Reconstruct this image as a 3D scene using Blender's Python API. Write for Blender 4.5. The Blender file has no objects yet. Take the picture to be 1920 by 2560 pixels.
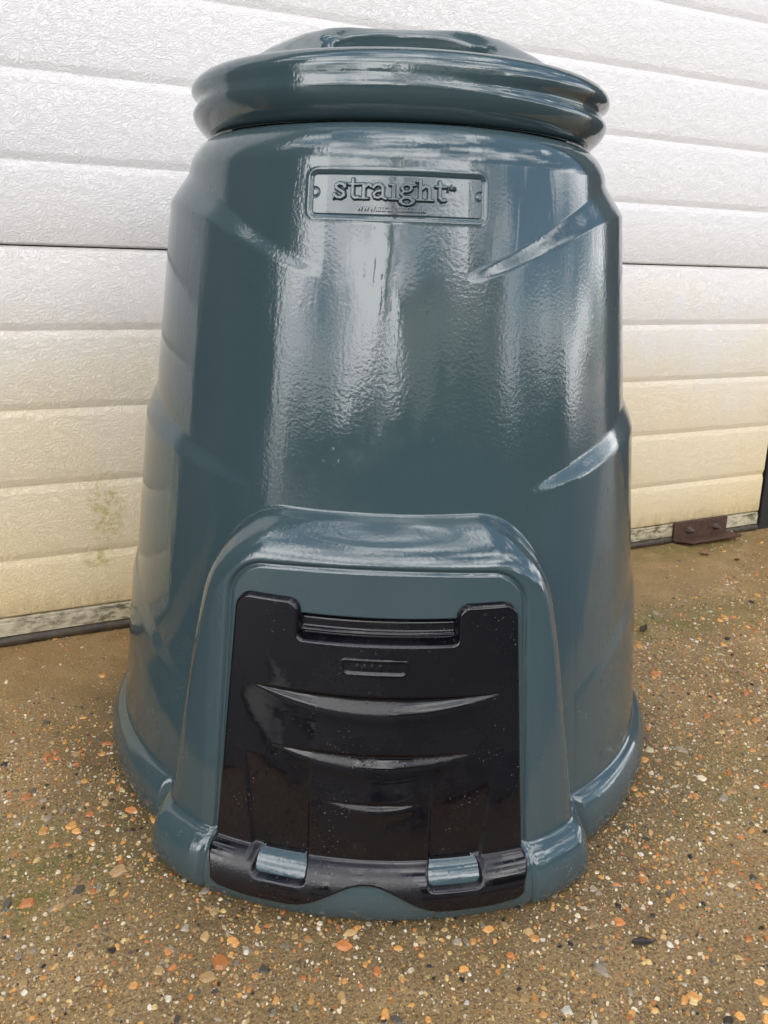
import bpy, math, random
import numpy as np
from mathutils import Vector, Matrix

R = math.radians
sc = bpy.context.scene
COL = sc.collection

# ------------------------------------------------------------------ camera
cam_d = bpy.data.cameras.new("camera")
cam = bpy.data.objects.new("camera", cam_d)
COL.objects.link(cam)
cam_d.sensor_fit = 'VERTICAL'
cam_d.sensor_height = 36.0
cam_d.lens = 36.0 * 1980 / 2560
cam_d.clip_start = 0.02
cam_d.clip_end = 500
rt = Vector((0.90881696, -0.41591756, 0.03262399))
up = Vector((0.10255869, 0.29852825, 0.94887439))
fw = Vector((0.4043927, 0.85900726, -0.31396349))
m = Matrix((rt, up, -fw)).transposed().to_4x4()
m.translation = Vector((0.0, -1.32778859, 0.64501086))
cam.matrix_world = m
sc.camera = cam

# ------------------------------------------------------------------ light
sc.view_settings.view_transform = 'Standard'
sc.view_settings.look = 'None'
sc.view_settings.gamma = 1
sc.view_settings.use_curve_mapping = False
sc.view_settings.exposure = 0.68

SUN_EL = R(44)
SUN_AZ = R(-18)            # from +Y towards +X: the sun stands behind the garage
sun_dir = Vector((math.sin(SUN_AZ) * math.cos(SUN_EL), math.cos(SUN_AZ) * math.cos(SUN_EL), math.sin(SUN_EL)))
sl = bpy.data.lights.new("sun", 'SUN')
sl.energy = 3.0
sl.angle = R(0.5)
sl.color = (1.0, 0.93, 0.82)
so = bpy.data.objects.new("sun", sl)
so.rotation_euler = (-sun_dir).to_track_quat('-Z', 'Y').to_euler()
COL.objects.link(so)

W = bpy.data.worlds.new("World")
sc.world = W
W.use_nodes = True
nt = W.node_tree
for n in list(nt.nodes):
    nt.nodes.remove(n)
wo = nt.nodes.new('ShaderNodeOutputWorld')
bg = nt.nodes.new('ShaderNodeBackground')
sky = nt.nodes.new('ShaderNodeTexSky')
sky.sky_type = 'NISHITA'
sky.sun_disc = False
sky.sun_elevation = SUN_EL
sky.sun_rotation = SUN_AZ
sky.air_density = 1.0
sky.dust_density = 1.6
tc = nt.nodes.new('ShaderNodeTexCoord')
mp = nt.nodes.new('ShaderNodeMapping')
mp.inputs['Scale'].default_value = (1, 1, 2.6)
mp.inputs['Location'].default_value = (0.65, 0.2, 0.1)
cn = nt.nodes.new('ShaderNodeTexNoise')
cn.inputs['Scale'].default_value = 2.1
cn.inputs['Detail'].default_value = 7
cn.inputs['Roughness'].default_value = 0.56
cr = nt.nodes.new('ShaderNodeValToRGB')
cr.color_ramp.elements[0].position = 0.46
cr.color_ramp.elements[1].position = 0.64
mx = nt.nodes.new('ShaderNodeMix')
mx.data_type = 'RGBA'
mx.inputs[7].default_value = (25.5, 25.0, 24.8, 1)
nt.links.new(tc.outputs['Generated'], mp.inputs['Vector'])
nt.links.new(mp.outputs[0], cn.inputs['Vector'])
dt = nt.nodes.new('ShaderNodeVectorMath'); dt.operation = 'DOT_PRODUCT'
dt.inputs[1].default_value = (-0.62, -0.72, -0.22)     # the cloud bank lies to the south-west, blue gaps to the south-east
nt.links.new(tc.outputs['Generated'], dt.inputs[0])
mm_ = nt.nodes.new('ShaderNodeMath'); mm_.operation = 'MULTIPLY_ADD'
mm_.inputs[1].default_value = 0.13
nt.links.new(dt.outputs['Value'], mm_.inputs[0]); nt.links.new(cn.outputs['Fac'], mm_.inputs[2])
nt.links.new(mm_.outputs[0], cr.inputs[0])
nt.links.new(cr.outputs[0], mx.inputs[0])
nt.links.new(sky.outputs[0], mx.inputs[6])
nt.links.new(mx.outputs[2], bg.inputs[0])
bg.inputs[1].default_value = 0.15
nt.links.new(bg.outputs[0], wo.inputs[0])

# ------------------------------------------------------------------ helpers
def tag(o, label=None, cat=None, group=None, kind=None):
    if label: o['label'] = label
    if cat: o['category'] = cat
    if group: o['group'] = group
    if kind: o['kind'] = kind
    return o

def empty(name, loc=(0, 0, 0), rot=(0, 0, 0)):
    o = bpy.data.objects.new(name, None)
    o.location = loc
    o.rotation_euler = rot
    o.empty_display_size = 0.1
    COL.objects.link(o)
    return o

def link(name, me, mat=None, parent=None, smooth=True):
    o = bpy.data.objects.new(name, me)
    COL.objects.link(o)
    if mat: me.materials.append(mat)
    if parent: o.parent = parent
    if smooth:
        me.polygons.foreach_set('use_smooth', [True] * len(me.polygons))
    return o

def mesh(name, v, f):
    me = bpy.data.meshes.new(name)
    v = np.asarray(v, np.float32)
    if isinstance(f, np.ndarray):
        k = f.shape[1]
        me.vertices.add(len(v)); me.vertices.foreach_set('co', v.ravel())
        me.loops.add(f.size); me.loops.foreach_set('vertex_index', f.astype(np.int32).ravel())
        me.polygons.add(len(f)); me.polygons.foreach_set('loop_start', np.arange(0, f.size, k, dtype=np.int32))
        me.update(calc_edges=True)
    else:
        me.from_pydata([tuple(map(float, p)) for p in v], [], [tuple(q) for q in f])
    me.validate()
    return me

def grid_faces(nr, nc, wrap=False):
    i = np.arange(nr - 1)[:, None]; j = np.arange(nc if wrap else nc - 1)[None, :]
    a = i * nc + j; b = i * nc + (j + 1) % nc
    return np.stack([a, b, b + nc, a + nc], -1).reshape(-1, 4)

def box(vs, fs, x0, x1, y0, y1, z0, z1):
    b = len(vs)
    for z in (z0, z1):
        for x, y in ((x0, y0), (x1, y0), (x1, y1), (x0, y1)):
            vs.append((x, y, z))
    fs += [(b, b+3, b+2, b+1), (b+4, b+5, b+6, b+7), (b, b+1, b+5, b+4), (b+1, b+2, b+6, b+5), (b+2, b+3, b+7, b+6), (b+3, b, b+4, b+7)]

def boxobj(name, boxes, mat, parent=None, bevel=0.0):
    vs, fs = [], []
    for b in boxes: box(vs, fs, *b)
    o = link(name, mesh(name, vs, fs), mat, parent, smooth=False)
    if bevel:
        md = o.modifiers.new('bevel', 'BEVEL'); md.width = bevel; md.segments = 2; md.limit_method = 'ANGLE'
    return o

def sstep(a, b, x):
    t = np.clip((x - a) / (b - a), 0, 1)
    return t * t * (3 - 2 * t)

# node material helper
class NM:
    def __init__(s, name):
        s.m = bpy.data.materials.new(name); s.m.use_nodes = True
        s.t = s.m.node_tree
        for n in list(s.t.nodes): s.t.nodes.remove(n)
        s.out = s.n('ShaderNodeOutputMaterial'); s.b = s.n('ShaderNodeBsdfPrincipled')
        s.l(s.b.outputs[0], s.out.inputs[0])
        s.tc = s.n('ShaderNodeTexCoord')
    def n(s, k, **kw):
        n = s.t.nodes.new(k)
        for a, v in kw.items(): setattr(n, a, v)
        return n
    def l(s, a, b): s.t.links.new(a, b)
    def put(s, inp, v):
        if hasattr(v, 'is_output'): s.l(v, inp)
        else: inp.default_value = v
    def vec(s, scale=(1, 1, 1), loc=(0, 0, 0), src=None):
        mp = s.n('ShaderNodeMapping')
        mp.inputs['Scale'].default_value = scale; mp.inputs['Location'].default_value = loc
        s.l(src or s.tc.outputs['Object'], mp.inputs[0]); return mp.outputs[0]
    def noise(s, scale, detail=4, rough=0.5, vec=None, dist=0.0):
        n = s.n('ShaderNodeTexNoise')
        n.inputs['Scale'].default_value = scale; n.inputs['Detail'].default_value = detail
        n.inputs['Roughness'].default_value = rough; n.inputs['Distortion'].default_value = dist
        s.l(vec or s.tc.outputs['Object'], n.inputs['Vector']); return n.outputs['Fac']
    def voro(s, scale, vec=None, feature='F1', rand=1.0):
        n = s.n('ShaderNodeTexVoronoi', feature=feature)
        n.inputs['Scale'].default_value = scale; n.inputs['Randomness'].default_value = rand
        s.l(vec or s.tc.outputs['Object'], n.inputs['Vector']); return n
    def ramp(s, fac, stops, interp='LINEAR'):
        n = s.n('ShaderNodeValToRGB'); r = n.color_ramp; r.interpolation = interp
        while len(r.elements) < len(stops): r.elements.new(0.5)
        for e, (p, c) in zip(r.elements, stops):
            e.position = p
            e.color = (c, c, c, 1) if not isinstance(c, tuple) else (*c, 1)
        s.put(n.inputs[0], fac); return n.outputs[0]
    def mix(s, f, a, b, mode='MIX'):
        n = s.n('ShaderNodeMix', data_type='RGBA', blend_type=mode)
        s.put(n.inputs[0], f)
        for i, v in ((6, a), (7, b)):
            if isinstance(v, tuple): v = (*v[:3], 1)
            s.put(n.inputs[i], v)
        return n.outputs[2]
    def math(s, op, a, b=None, c=None, clamp=False):
        n = s.n('ShaderNodeMath', operation=op); n.use_clamp = clamp
        for i, v in enumerate((a, b, c)):
            if v is not None: s.put(n.inputs[i], v)
        return n.outputs[0]
    def bump(s, h, strength=1.0, dist=0.001, normal=None):
        n = s.n('ShaderNodeBump'); n.inputs['Distance'].default_value = dist
        s.put(n.inputs['Strength'], strength); s.l(h, n.inputs['Height'])
        if normal is not None: s.l(normal, n.inputs['Normal'])
        return n.outputs[0]
    def xyz(s, src=None):
        n = s.n('ShaderNodeSeparateXYZ'); s.l(src or s.tc.outputs['Object'], n.inputs[0]); return n.outputs
    def set(s, **kw):
        for k, v in kw.items():
            inp = s.b.inputs[k.replace('_', ' ')]
            if isinstance(v, tuple) and len(v) == 3: v = (*v, 1)
            s.put(inp, v)
        return s.m

# ------------------------------------------------------------------ materials
def mat_bin():
    M = NM('wet_green_plastic')
    x, y, z = M.xyz()
    patch = M.noise(7, 3, 0.55)                       # where water film smooths the surface
    film = M.ramp(patch, [(0.42, 0.0), (0.60, 1.0)])
    peel = M.noise(330, 2, 0.5)                       # moulded orange peel
    cell = M.voro(210).outputs['Distance']
    streak = M.noise(1, 4, 0.6, M.vec((85, 85, 3.2)))  # water runs
    runs = M.noise(1, 3, 0.6, M.vec((38, 38, 1.2), (3, 1, 0)))
    runm = M.ramp(runs, [(0.52, 0.0), (0.62, 1.0)])
    drop = M.voro(120, M.vec((1, 1, 0.6)))
    dm = M.ramp(drop.outputs['Distance'], [(0.0, 1.0), (0.32, 0.0)])
    dmask = M.math('MULTIPLY', dm, M.ramp(M.noise(14, 2), [(0.60, 0.0), (0.68, 1.0)]))
    wave = M.noise(26, 2, 0.5)
    h = M.math('ADD', M.math('MULTIPLY', peel, 0.10), M.math('MULTIPLY', cell, 0.035))
    h = M.math('MULTIPLY', h, M.math('SUBTRACT', 1.0, M.math('MULTIPLY', film, 0.85)))
    h = M.math('ADD', h, M.math('MULTIPLY', M.math('MULTIPLY', streak, runm), 0.09))
    h = M.math('ADD', h, M.math('MULTIPLY', dmask, 0.10))
    h = M.math('ADD', h, M.math('MULTIPLY', wave, 0.10))
    nrm = M.bump(h, 1.0, 0.0016)
    big = M.noise(2.2, 3)
    colr = M.mix(M.ramp(big, [(0.35, 0.0), (0.7, 1.0)]), (0.035, 0.060, 0.067), (0.043, 0.070, 0.077))
    # dried dirt splashes near the ground
    spl = M.ramp(M.noise(430, 2, 0.5), [(0.64, 0.0), (0.69, 1.0)])
    lo = M.math('MULTIPLY', M.ramp(z, [(0.03, 0.8), (0.30, 0.0)]), M.ramp(M.noise(30, 3), [(0.56, 0.0), (0.70, 1.0)]))
    colr = M.mix(M.math('MULTIPLY', spl, lo), colr, (0.30, 0.28, 0.22))
    scuff = M.ramp(M.noise(9, 6, 0.7), [(0.60, 0.0), (0.75, 0.3)])
    colr = M.mix(M.math('MULTIPLY', scuff, 0.35), colr, (0.075, 0.10, 0.105))
    rough = M.math('ADD', M.math('MULTIPLY', film, -0.07), M.math('ADD', 0.135, M.math('MULTIPLY', scuff, 0.3)))
    return M.set(Base_Color=colr, Roughness=rough, Normal=nrm, IOR=1.72)

def mat_black():
    M = NM('wet_black_plastic')
    film = M.ramp(M.noise(13, 6, 0.62), [(0.47, 0.0), (0.53, 1.0)])
    peel = M.noise(420, 2)
    wv = M.noise(40, 3)
    h = M.math('ADD', M.math('MULTIPLY', M.math('MULTIPLY', peel, M.math('SUBTRACT', 1.0, film)), 0.12), M.math('MULTIPLY', film, 0.05))
    h = M.math('ADD', h, M.math('MULTIPLY', wv, 0.10))
    dr = M.voro(170); dmk = M.ramp(dr.outputs['Distance'], [(0.0, 1.0), (0.30, 0.0)])
    dmk = M.math('MULTIPLY', dmk, M.ramp(M.noise(18, 2), [(0.58, 0.0), (0.64, 1.0)]))
    h = M.math('ADD', h, M.math('MULTIPLY', dmk, 0.10))
    dust = M.math('MULTIPLY', M.ramp(M.noise(420, 2, 0.5), [(0.67, 0.0), (0.71, 1.0)]),
                  M.ramp(M.noise(22, 3), [(0.52, 0.0), (0.66, 1.0)]))
    smear = M.ramp(M.noise(34, 8, 0.72), [(0.56, 0.0), (0.70, 0.5)])
    colr = M.mix(M.math('MULTIPLY', smear, 0.6), (0.0035, 0.003, 0.0045), (0.012, 0.011, 0.013))
    colr = M.mix(M.math('MULTIPLY', dust, 0.6), colr, (0.22, 0.21, 0.20))
    rough = M.math('SUBTRACT', 0.30, M.math('MULTIPLY', film, 0.23))
    return M.set(Base_Color=colr, Roughness=rough, Normal=M.bump(h, 1.0, 0.0015), IOR=1.5)

def mat_door():
    M = NM('stucco_white_paint')
    x, y, z = M.xyz()
    warp = M.noise(55, 3, 0.5)
    v = M.n('ShaderNodeVectorMath', operation='ADD')
    sc_ = M.n('ShaderNodeVectorMath', operation='SCALE'); sc_.inputs['Scale'].default_value = 0.020
    wc = M.n('ShaderNodeTexNoise'); wc.inputs['Scale'].default_value = 60; wc.inputs['Detail'].default_value = 2
    M.l(M.tc.outputs['Object'], wc.inputs['Vector'])
    M.l(wc.outputs['Color'], sc_.inputs[0]); M.l(M.tc.outputs['Object'], v.inputs[0]); M.l(sc_.outputs[0], v.inputs[1])
    worm = M.noise(1, 2, 0.5, M.vec((150, 150, 310), src=v.outputs[0]))
    ridge = M.math('ABSOLUTE', M.math('SUBTRACT', worm, 0.5))
    ridge = M.ramp(ridge, [(0.0, 1.0), (0.10, 0.0)])
    fine = M.noise(1, 3, 0.6, M.vec((260, 260, 420)))
    h = M.math('ADD', M.math('MULTIPLY', ridge, 0.7), M.math('MULTIPLY', fine, 0.45))
    nrm = M.bump(h, 0.78, 0.0011)
    # weathering: cream dirt film that thickens towards the splash zone at the foot
    n1 = M.noise(2.3, 5, 0.6, M.vec((1, 1, 1.6)))
    n2 = M.noise(1, 5, 0.65, M.vec((28, 28, 5)))
    ht = M.math('ADD', z, M.math('MULTIPLY', M.math('SUBTRACT', n1, 0.5), 0.50))
    ht = M.math('ADD', ht, M.math('MULTIPLY', M.math('SUBTRACT', n2, 0.5), 0.20))
    stain = M.ramp(ht, [(0.05, 1.0), (0.34, 0.62), (0.60, 0.06), (0.75, 0.0)])
    base = M.mix(stain, (0.66, 0.638, 0.622), (0.72, 0.58, 0.34))
    pits = M.math('MULTIPLY', M.ramp(ridge, [(0.3, 0.0), (0.9, 1.0)]), M.math('MULTIPLY', stain, 0.26))
    base = M.mix(pits, base, (0.46, 0.33, 0.15))
    # dark specks of mould above the joint and at the foot
    sp = M.ramp(M.voro(130).outputs['Distance'], [(0.0, 1.0), (0.12, 1.0), (0.20, 0.0)])
    spz = M.ramp(z, [(0.0, 1.0), (0.05, 0.85), (0.10, 0.10), (0.62, 0.03), (0.630, 0.0), (0.634, 1.0), (0.675, 0.0)])
    spn = M.ramp(M.noise(16, 4, 0.6), [(0.50, 0.0), (0.62, 1.0)])
    base = M.mix(M.math('MULTIPLY', M.math('MULTIPLY', sp, spn), spz), base, (0.10, 0.075, 0.04))
    # brown grime creeping along the bottom edge
    gr = M.math('MULTIPLY', M.ramp(z, [(0.045, 1.0), (0.085, 0.0)]), M.ramp(M.noise(1, 6, 0.7, M.vec((40, 40, 18))), [(0.42, 0.0), (0.62, 1.0)]))
    base = M.mix(M.math('MULTIPLY', gr, 0.7), base, (0.34, 0.23, 0.09))
    # two green algae blooms left of the bin
    def bloom(cx, cz, rx, rz, b):
        d = M.math('ADD', M.math('POWER', M.math('DIVIDE', M.math('SUBTRACT', x, cx), rx), 2.0),
                   M.math('POWER', M.math('DIVIDE', M.math('SUBTRACT', z, cz), rz), 2.0))
        d = M.math('SUBTRACT', 1.0, d, clamp=True)
        k = M.math('MULTIPLY', d, M.ramp(M.noise(85, 5, 0.7), [(0.44, 0.0), (0.60, 0.8)]))
        return M.mix(k, b, (0.33, 0.30, 0.05))
    base = bloom(0.115, 0.215, 0.035, 0.075, base)
    base = bloom(0.098, 0.133, 0.035, 0.022, base)
    return M.set(Base_Color=base, Roughness=0.42, Normal=nrm)

def mat_rail():
    M = NM('grimy_white_metal')
    a = M.noise(1, 7, 0.7, M.vec((45, 45, 90)))
    b = M.noise(9, 5, 0.65)
    k = M.math('MULTIPLY', M.ramp(a, [(0.46, 0.0), (0.58, 1.0)]), M.ramp(b, [(0.35, 0.25), (0.6, 1.0)]))
    base = M.mix(M.ramp(b, [(0.3, 0.0), (0.7, 1.0)]), (0.50, 0.44, 0.33), (0.40, 0.36, 0.22))
    base = M.mix(k, base, (0.085, 0.07, 0.035))
    return M.set(Base_Color=base, Roughness=0.5, Normal=M.bump(a, 0.5, 0.001))

def mat_simple(name, c1, c2, scale, rough, bs=0.4, bd=0.002, metallic=0.0, detail=6, stretch=(1, 1, 1)):
    M = NM(name)
    a = M.noise(scale, detail, 0.65, M.vec(stretch))
    return M.set(Base_Color=M.mix(M.ramp(a, [(0.35, 0.0), (0.65, 1.0)]), c1, c2), Roughness=rough,
                 Normal=M.bump(a, bs, bd), Metallic=metallic)

def mat_brick():
    M = NM('dark_brickwork')
    br = M.n('ShaderNodeTexBrick')
    br.inputs['Scale'].default_value = 1.0
    br.inputs['Brick Width'].default_value = 0.225; br.inputs['Row Height'].default_value = 0.075
    br.inputs['Mortar Size'].default_value = 0.006
    br.inputs['Color1'].default_value = (0.050, 0.030, 0.022, 1); br.inputs['Color2'].default_value = (0.030, 0.020, 0.017, 1)
    br.inputs['Mortar'].default_value = (0.06, 0.055, 0.048, 1)
    x, y, z = M.xyz()
    cb = M.n('ShaderNodeCombineXYZ'); M.l(x, cb.inputs[0]); M.l(z, cb.inputs[1])
    M.l(cb.outputs[0], br.inputs['Vector'])
    return M.set(Base_Color=br.outputs['Color'], Roughness=0.85, Normal=M.bump(M.noise(60, 5), 0.5, 0.004))

def mat_ground():
    M = NM('wet_exposed_aggregate')
    x, y, z = M.xyz()
    wc = M.n('ShaderNodeTexNoise'); wc.inputs['Scale'].default_value = 130; wc.inputs['Detail'].default_value = 2
    M.l(M.tc.outputs['Object'], wc.inputs['Vector'])
    s_ = M.n('ShaderNodeVectorMath', operation='SCALE'); s_.inputs['Scale'].default_value = 0.006
    v = M.n('ShaderNodeVectorMath', operation='ADD')
    M.l(wc.outputs['Color'], s_.inputs[0]); M.l(M.tc.outputs['Object'], v.inputs[0]); M.l(s_.outputs[0], v.inputs[1])
    W_ = v.outputs[0]
    big = M.noise(2.6, 5, 0.62)
    mid = M.noise(17, 6, 0.65)
    fin = M.noise(210, 4, 0.7)
    cem = M.mix(M.ramp(mid, [(0.3, 0.0), (0.7, 1.0)]), (0.240, 0.150, 0.058), (0.410, 0.275, 0.125))
    cem = M.mix(M.ramp(big, [(0.38, 0.0), (0.66, 0.75)]), cem, (0.145, 0.096, 0.040))
    cem = M.mix(M.ramp(fin, [(0.36, 0.75), (0.50, 0.0)]), cem, (0.050, 0.034, 0.018))
    cem = M.mix(M.ramp(fin, [(0.60, 0.0), (0.74, 0.75)]), cem, (0.44, 0.33, 0.18))
    # smooth mud film beside the door
    film = M.math('ADD', y, M.math('MULTIPLY', M.math('SUBTRACT', M.noise(5, 4), 0.5), 0.22))
    film = M.ramp(film, [(0.0, 1.0), (1.0, 1.0)]) if False else M.n('ShaderNodeMapRange')
    fr = film
    M.l(M.math('ADD', y, M.math('MULTIPLY', M.math('SUBTRACT', M.noise(5, 4), 0.5), 0.24)), fr.inputs[0])
    fr.inputs[1].default_value = -0.34; fr.inputs[2].default_value = -0.10; fr.inputs[3].default_value = 0; fr.inputs[4].default_value = 1
    mud = fr.outputs[0]
    cem = M.mix(M.math('MULTIPLY', mud, 0.75), cem, M.mix(M.ramp(mid, [(0.35, 0.0), (0.65, 1.0)]), (0.250, 0.152, 0.060), (0.330, 0.212, 0.095)))
    # algae: moss-green blushes
    def bl(cx, cy, rx, ry, b, amt):
        d = M.math('ADD', M.math('POWER', M.math('DIVIDE', M.math('SUBTRACT', x, cx), rx), 2.0),
                   M.math('POWER', M.math('DIVIDE', M.math('SUBTRACT', y, cy), ry), 2.0))
        d = M.math('SUBTRACT', 1.0, d, clamp=True)
        k = M.math('MULTIPLY', d, M.ramp(M.noise(24, 5, 0.65), [(0.36, 0.0), (0.62, amt)]))
        return M.mix(k, b, (0.105, 0.105, 0.022))
    cem = bl(-0.06, -0.56, 0.17, 0.12, cem, 1.0)
    cem = bl(1.10, -0.33, 0.24, 0.09, cem, 0.9)
    cem = bl(1.42, -0.05, 0.28, 0.07, cem, 0.7)
    cem = bl(0.10, -0.50, 0.07, 0.16, cem, 0.9)
    cem = bl(0.75, -0.72, 0.25, 0.12, cem, 0.5)
    # contact shade painted over a wet grit stain round the bin foot
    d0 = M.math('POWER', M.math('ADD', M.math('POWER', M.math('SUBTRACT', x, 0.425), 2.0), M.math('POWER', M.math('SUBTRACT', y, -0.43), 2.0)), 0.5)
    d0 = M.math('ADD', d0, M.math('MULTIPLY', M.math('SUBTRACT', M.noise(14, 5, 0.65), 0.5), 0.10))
    damp_shade = M.n('ShaderNodeMapRange'); M.l(d0, damp_shade.inputs[0])
    damp_shade.inputs[1].default_value = 0.37; damp_shade.inputs[2].default_value = 0.47; damp_shade.inputs[3].default_value = 0.7; damp_shade.inputs[4].default_value = 0.0
    cem = M.mix(damp_shade.outputs[0], cem, (0.085, 0.058, 0.026))
    grit = M.noise(430, 3, 0.6)
    cem = M.mix(M.ramp(grit, [(0.36, 0.7), (0.46, 0.0)]), cem, (0.060, 0.038, 0.018))
    cem = M.mix(M.ramp(grit, [(0.58, 0.0), (0.68, 0.7)]), cem, (0.50, 0.39, 0.22))
    # fine chips, two sizes, cut from distorted cells
    col = cem
    hsum = None
    for sc__, thr, cov, pal in ((150, 0.34, 0.50, 0), (300, 0.33, 0.52, 1)):
        vo = M.voro(sc__, W_)
        sx = M.n('ShaderNodeSeparateColor'); M.l(vo.outputs['Color'], sx.inputs[0])
        rad = M.math('MULTIPLY', sx.outputs[1], thr)
        on = M.math('LESS_THAN', sx.outputs[0], M.math('SUBTRACT', cov, M.math('MULTIPLY', mud, 0.42)))
        mk = M.math('MULTIPLY', M.ramp(M.math('SUBTRACT', rad, vo.outputs['Distance']), [(0.0, 0.0), (0.03, 1.0)]), on)
        pc = M.ramp(sx.outputs[2], [(0.0, (0.60, 0.50, 0.33)), (0.22, (0.46, 0.33, 0.17)), (0.42, (0.62, 0.56, 0.45)),
                                    (0.55, (0.34, 0.15, 0.05)), (0.68, (0.42, 0.28, 0.11)), (0.80, (0.10, 0.08, 0.06)), (0.90, (0.24, 0.17, 0.11))], 'CONSTANT')
        col = M.mix(M.math('MULTIPLY', mk, 0.85), col, pc)
        hh = M.math('MULTIPLY', mk, 0.35 if pal == 0 else 0.2)
        hsum = hh if hsum is None else M.math('ADD', hsum, hh)
    h = M.math('ADD', hsum, M.math('MULTIPLY', M.math('MULTIPLY', fin, M.math('SUBTRACT', 1.0, M.math('MULTIPLY', mud, 0.7))), 0.9))
    h = M.math('ADD', h, M.math('MULTIPLY', mid, 1.6))
    h = M.math('ADD', h, M.math('MULTIPLY', grit, 0.5))
    rough = M.math('ADD', M.ramp(M.noise(8, 5, 0.6), [(0.35, 0.10), (0.65, 0.34)]), M.math('MULTIPLY', M.ramp(fin, [(0.3, 0.0), (0.7, 1.0)]), 0.12))
    return M.set(Base_Color=col, Roughness=rough, Normal=M.bump(h, 0.8, 0.0020), IOR=1.42)

def mat_stone():
    M = NM('flint_chips')
    at = M.n('ShaderNodeAttribute'); at.attribute_name = 'tint'
    n = M.noise(240, 4, 0.6)
    c = M.mix(M.ramp(n, [(0.35, 0.0), (0.65, 0.55)]), at.outputs['Color'], M.mix(0.55, at.outputs['Color'], (0.10, 0.07, 0.04)))
    return M.set(Base_Color=c, Roughness=0.30, Normal=M.bump(n, 0.5, 0.001), IOR=1.4)

MB = mat_bin(); MK = mat_black(); MD = mat_door(); MR = mat_rail()
MRUB = mat_simple('dirty_rubber', (0.020, 0.015, 0.010), (0.065, 0.045, 0.022), 60, 0.55)
MRUST = mat_simple('rusty_steel', (0.030, 0.014, 0.008), (0.085, 0.040, 0.018), 90, 0.6, 0.6, 0.002)
MBOLT = mat_simple('corroded_bolt', (0.020, 0.012, 0.012), (0.10, 0.07, 0.06), 160, 0.55, 0.8, 0.003)
MPOST = mat_simple('black_frame_paint', (0.006, 0.006, 0.007), (0.016, 0.014, 0.012), 30, 0.6)
MBR = mat_brick()
MROOF = mat_simple('dark_fascia', (0.02, 0.02, 0.02), (0.035, 0.03, 0.03), 8, 0.7)

# ------------------------------------------------------------------ ground
rs = np.random.RandomState(7)
def plane(name, x0, x1, y0, y1, nx, ny, z, mat):
    X, Y = np.meshgrid(np.linspace(x0, x1, nx), np.linspace(y0, y1, ny))
    Z = np.full_like(X, z)
    return link(name, mesh(name, np.stack([X, Y, Z], -1).reshape(-1, 3), grid_faces(ny, nx)), mat)
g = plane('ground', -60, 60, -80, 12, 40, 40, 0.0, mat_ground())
tag(g, kind='structure')

# embedded flint chips: one uncountable layer
def chips():
    cols = [(0.72, 0.60, 0.40), (0.72, 0.66, 0.54), (0.60, 0.43, 0.18), (0.66, 0.33, 0.095), (0.54, 0.20, 0.06),
            (0.34, 0.22, 0.10), (0.10, 0.085, 0.07), (0.020, 0.020, 0.022), (0.30, 0.25, 0.18), (0.46, 0.30, 0.13)]
    pr = np.array([0.15, 0.07, 0.16, 0.15, 0.11, 0.10, 0.06, 0.05, 0.11, 0.04]); pr /= pr.sum()
    V, F, T = [], [], []
    n = 0
    C0 = np.array([0.441, -0.397])
    def add(cx, cy, r, asp, ang, ci, tone):
        nonlocal n
        k = rs.randint(7, 12)
        a = np.sort((np.arange(k) + rs.uniform(-0.33, 0.33, k)) / k * 2 * math.pi)
        rr = r * rs.uniform(0.80, 1.12, k)
        px = rr * np.cos(a); py = rr * np.sin(a) * asp
        X = cx + px * math.cos(ang) - py * math.sin(ang); Y = cy + px * math.sin(ang) + py * math.cos(ang)
        h = min(0.0026, 0.20 * r) + rs.uniform(0.0002, 0.0010)
        Xi = cx + (X - cx) * 0.66; Yi = cy + (Y - cy) * 0.66
        tl = rs.uniform(-0.12, 0.12, 2)
        V.extend(zip(X, Y, np.full(k, -0.0006)))
        V.extend(zip(Xi, Yi, h + (Xi - cx) * tl[0] + (Yi - cy) * tl[1]))
        for i in range(k):
            j = (i + 1) % k
            F.append((n + i, n + j, n + k + j, n + k + i))
        F.append(tuple(range(n + k, n + 2 * k)))
        T.extend([(*(np.array(cols[ci]) * tone), 1.0)] * (2 * k))
        n += 2 * k
    cnt = 0
    while cnt < 62000:
        # density falls with distance from the camera foot
        cx = rs.uniform(-0.35, 2.0); cy = rs.uniform(-1.25, 0.0)
        d = math.hypot(cx, cy + 1.33)
        if d > 2.3: continue
        if rs.rand() > min(1, 1.0 / (d * 0.8)): continue
        if np.hypot(cx - C0[0], cy - C0[1]) < 0.33: continue
        mudy = cy + 0.12 * math.sin(cx * 7.0) * 0.5
        if mudy > -0.20 and rs.rand() < 0.86: continue
        if mudy > -0.34 and rs.rand() < 0.45: continue
        r = min(0.0105, 0.00112 * math.exp(rs.normal(0, 0.70)))
        if r < 0.0006: continue
        ci = rs.choice(len(cols), p=pr)
        if r > 0.0042 and ci in (0, 1, 2) and rs.rand() < 0.8: ci = rs.choice([3, 4, 5, 8, 9])
        add(cx, cy, r, rs.uniform(0.45, 0.95), rs.uniform(0, math.pi), ci, rs.uniform(0.65, 1.12))
        cnt += 1
    me = bpy.data.meshes.new('gravel')
    me.from_pydata([tuple(map(float, p)) for p in V], [], F)
    at = me.color_attributes.new('tint', 'FLOAT_COLOR', 'POINT')
    at.data.foreach_set('color', np.array(T, np.float32).ravel())
    o = link('gravel', me, mat_stone(), smooth=False)
    tag(o, 'small orange, cream and black flint chips set in wet brown concrete', 'gravel', kind='stuff')
chips()

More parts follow.
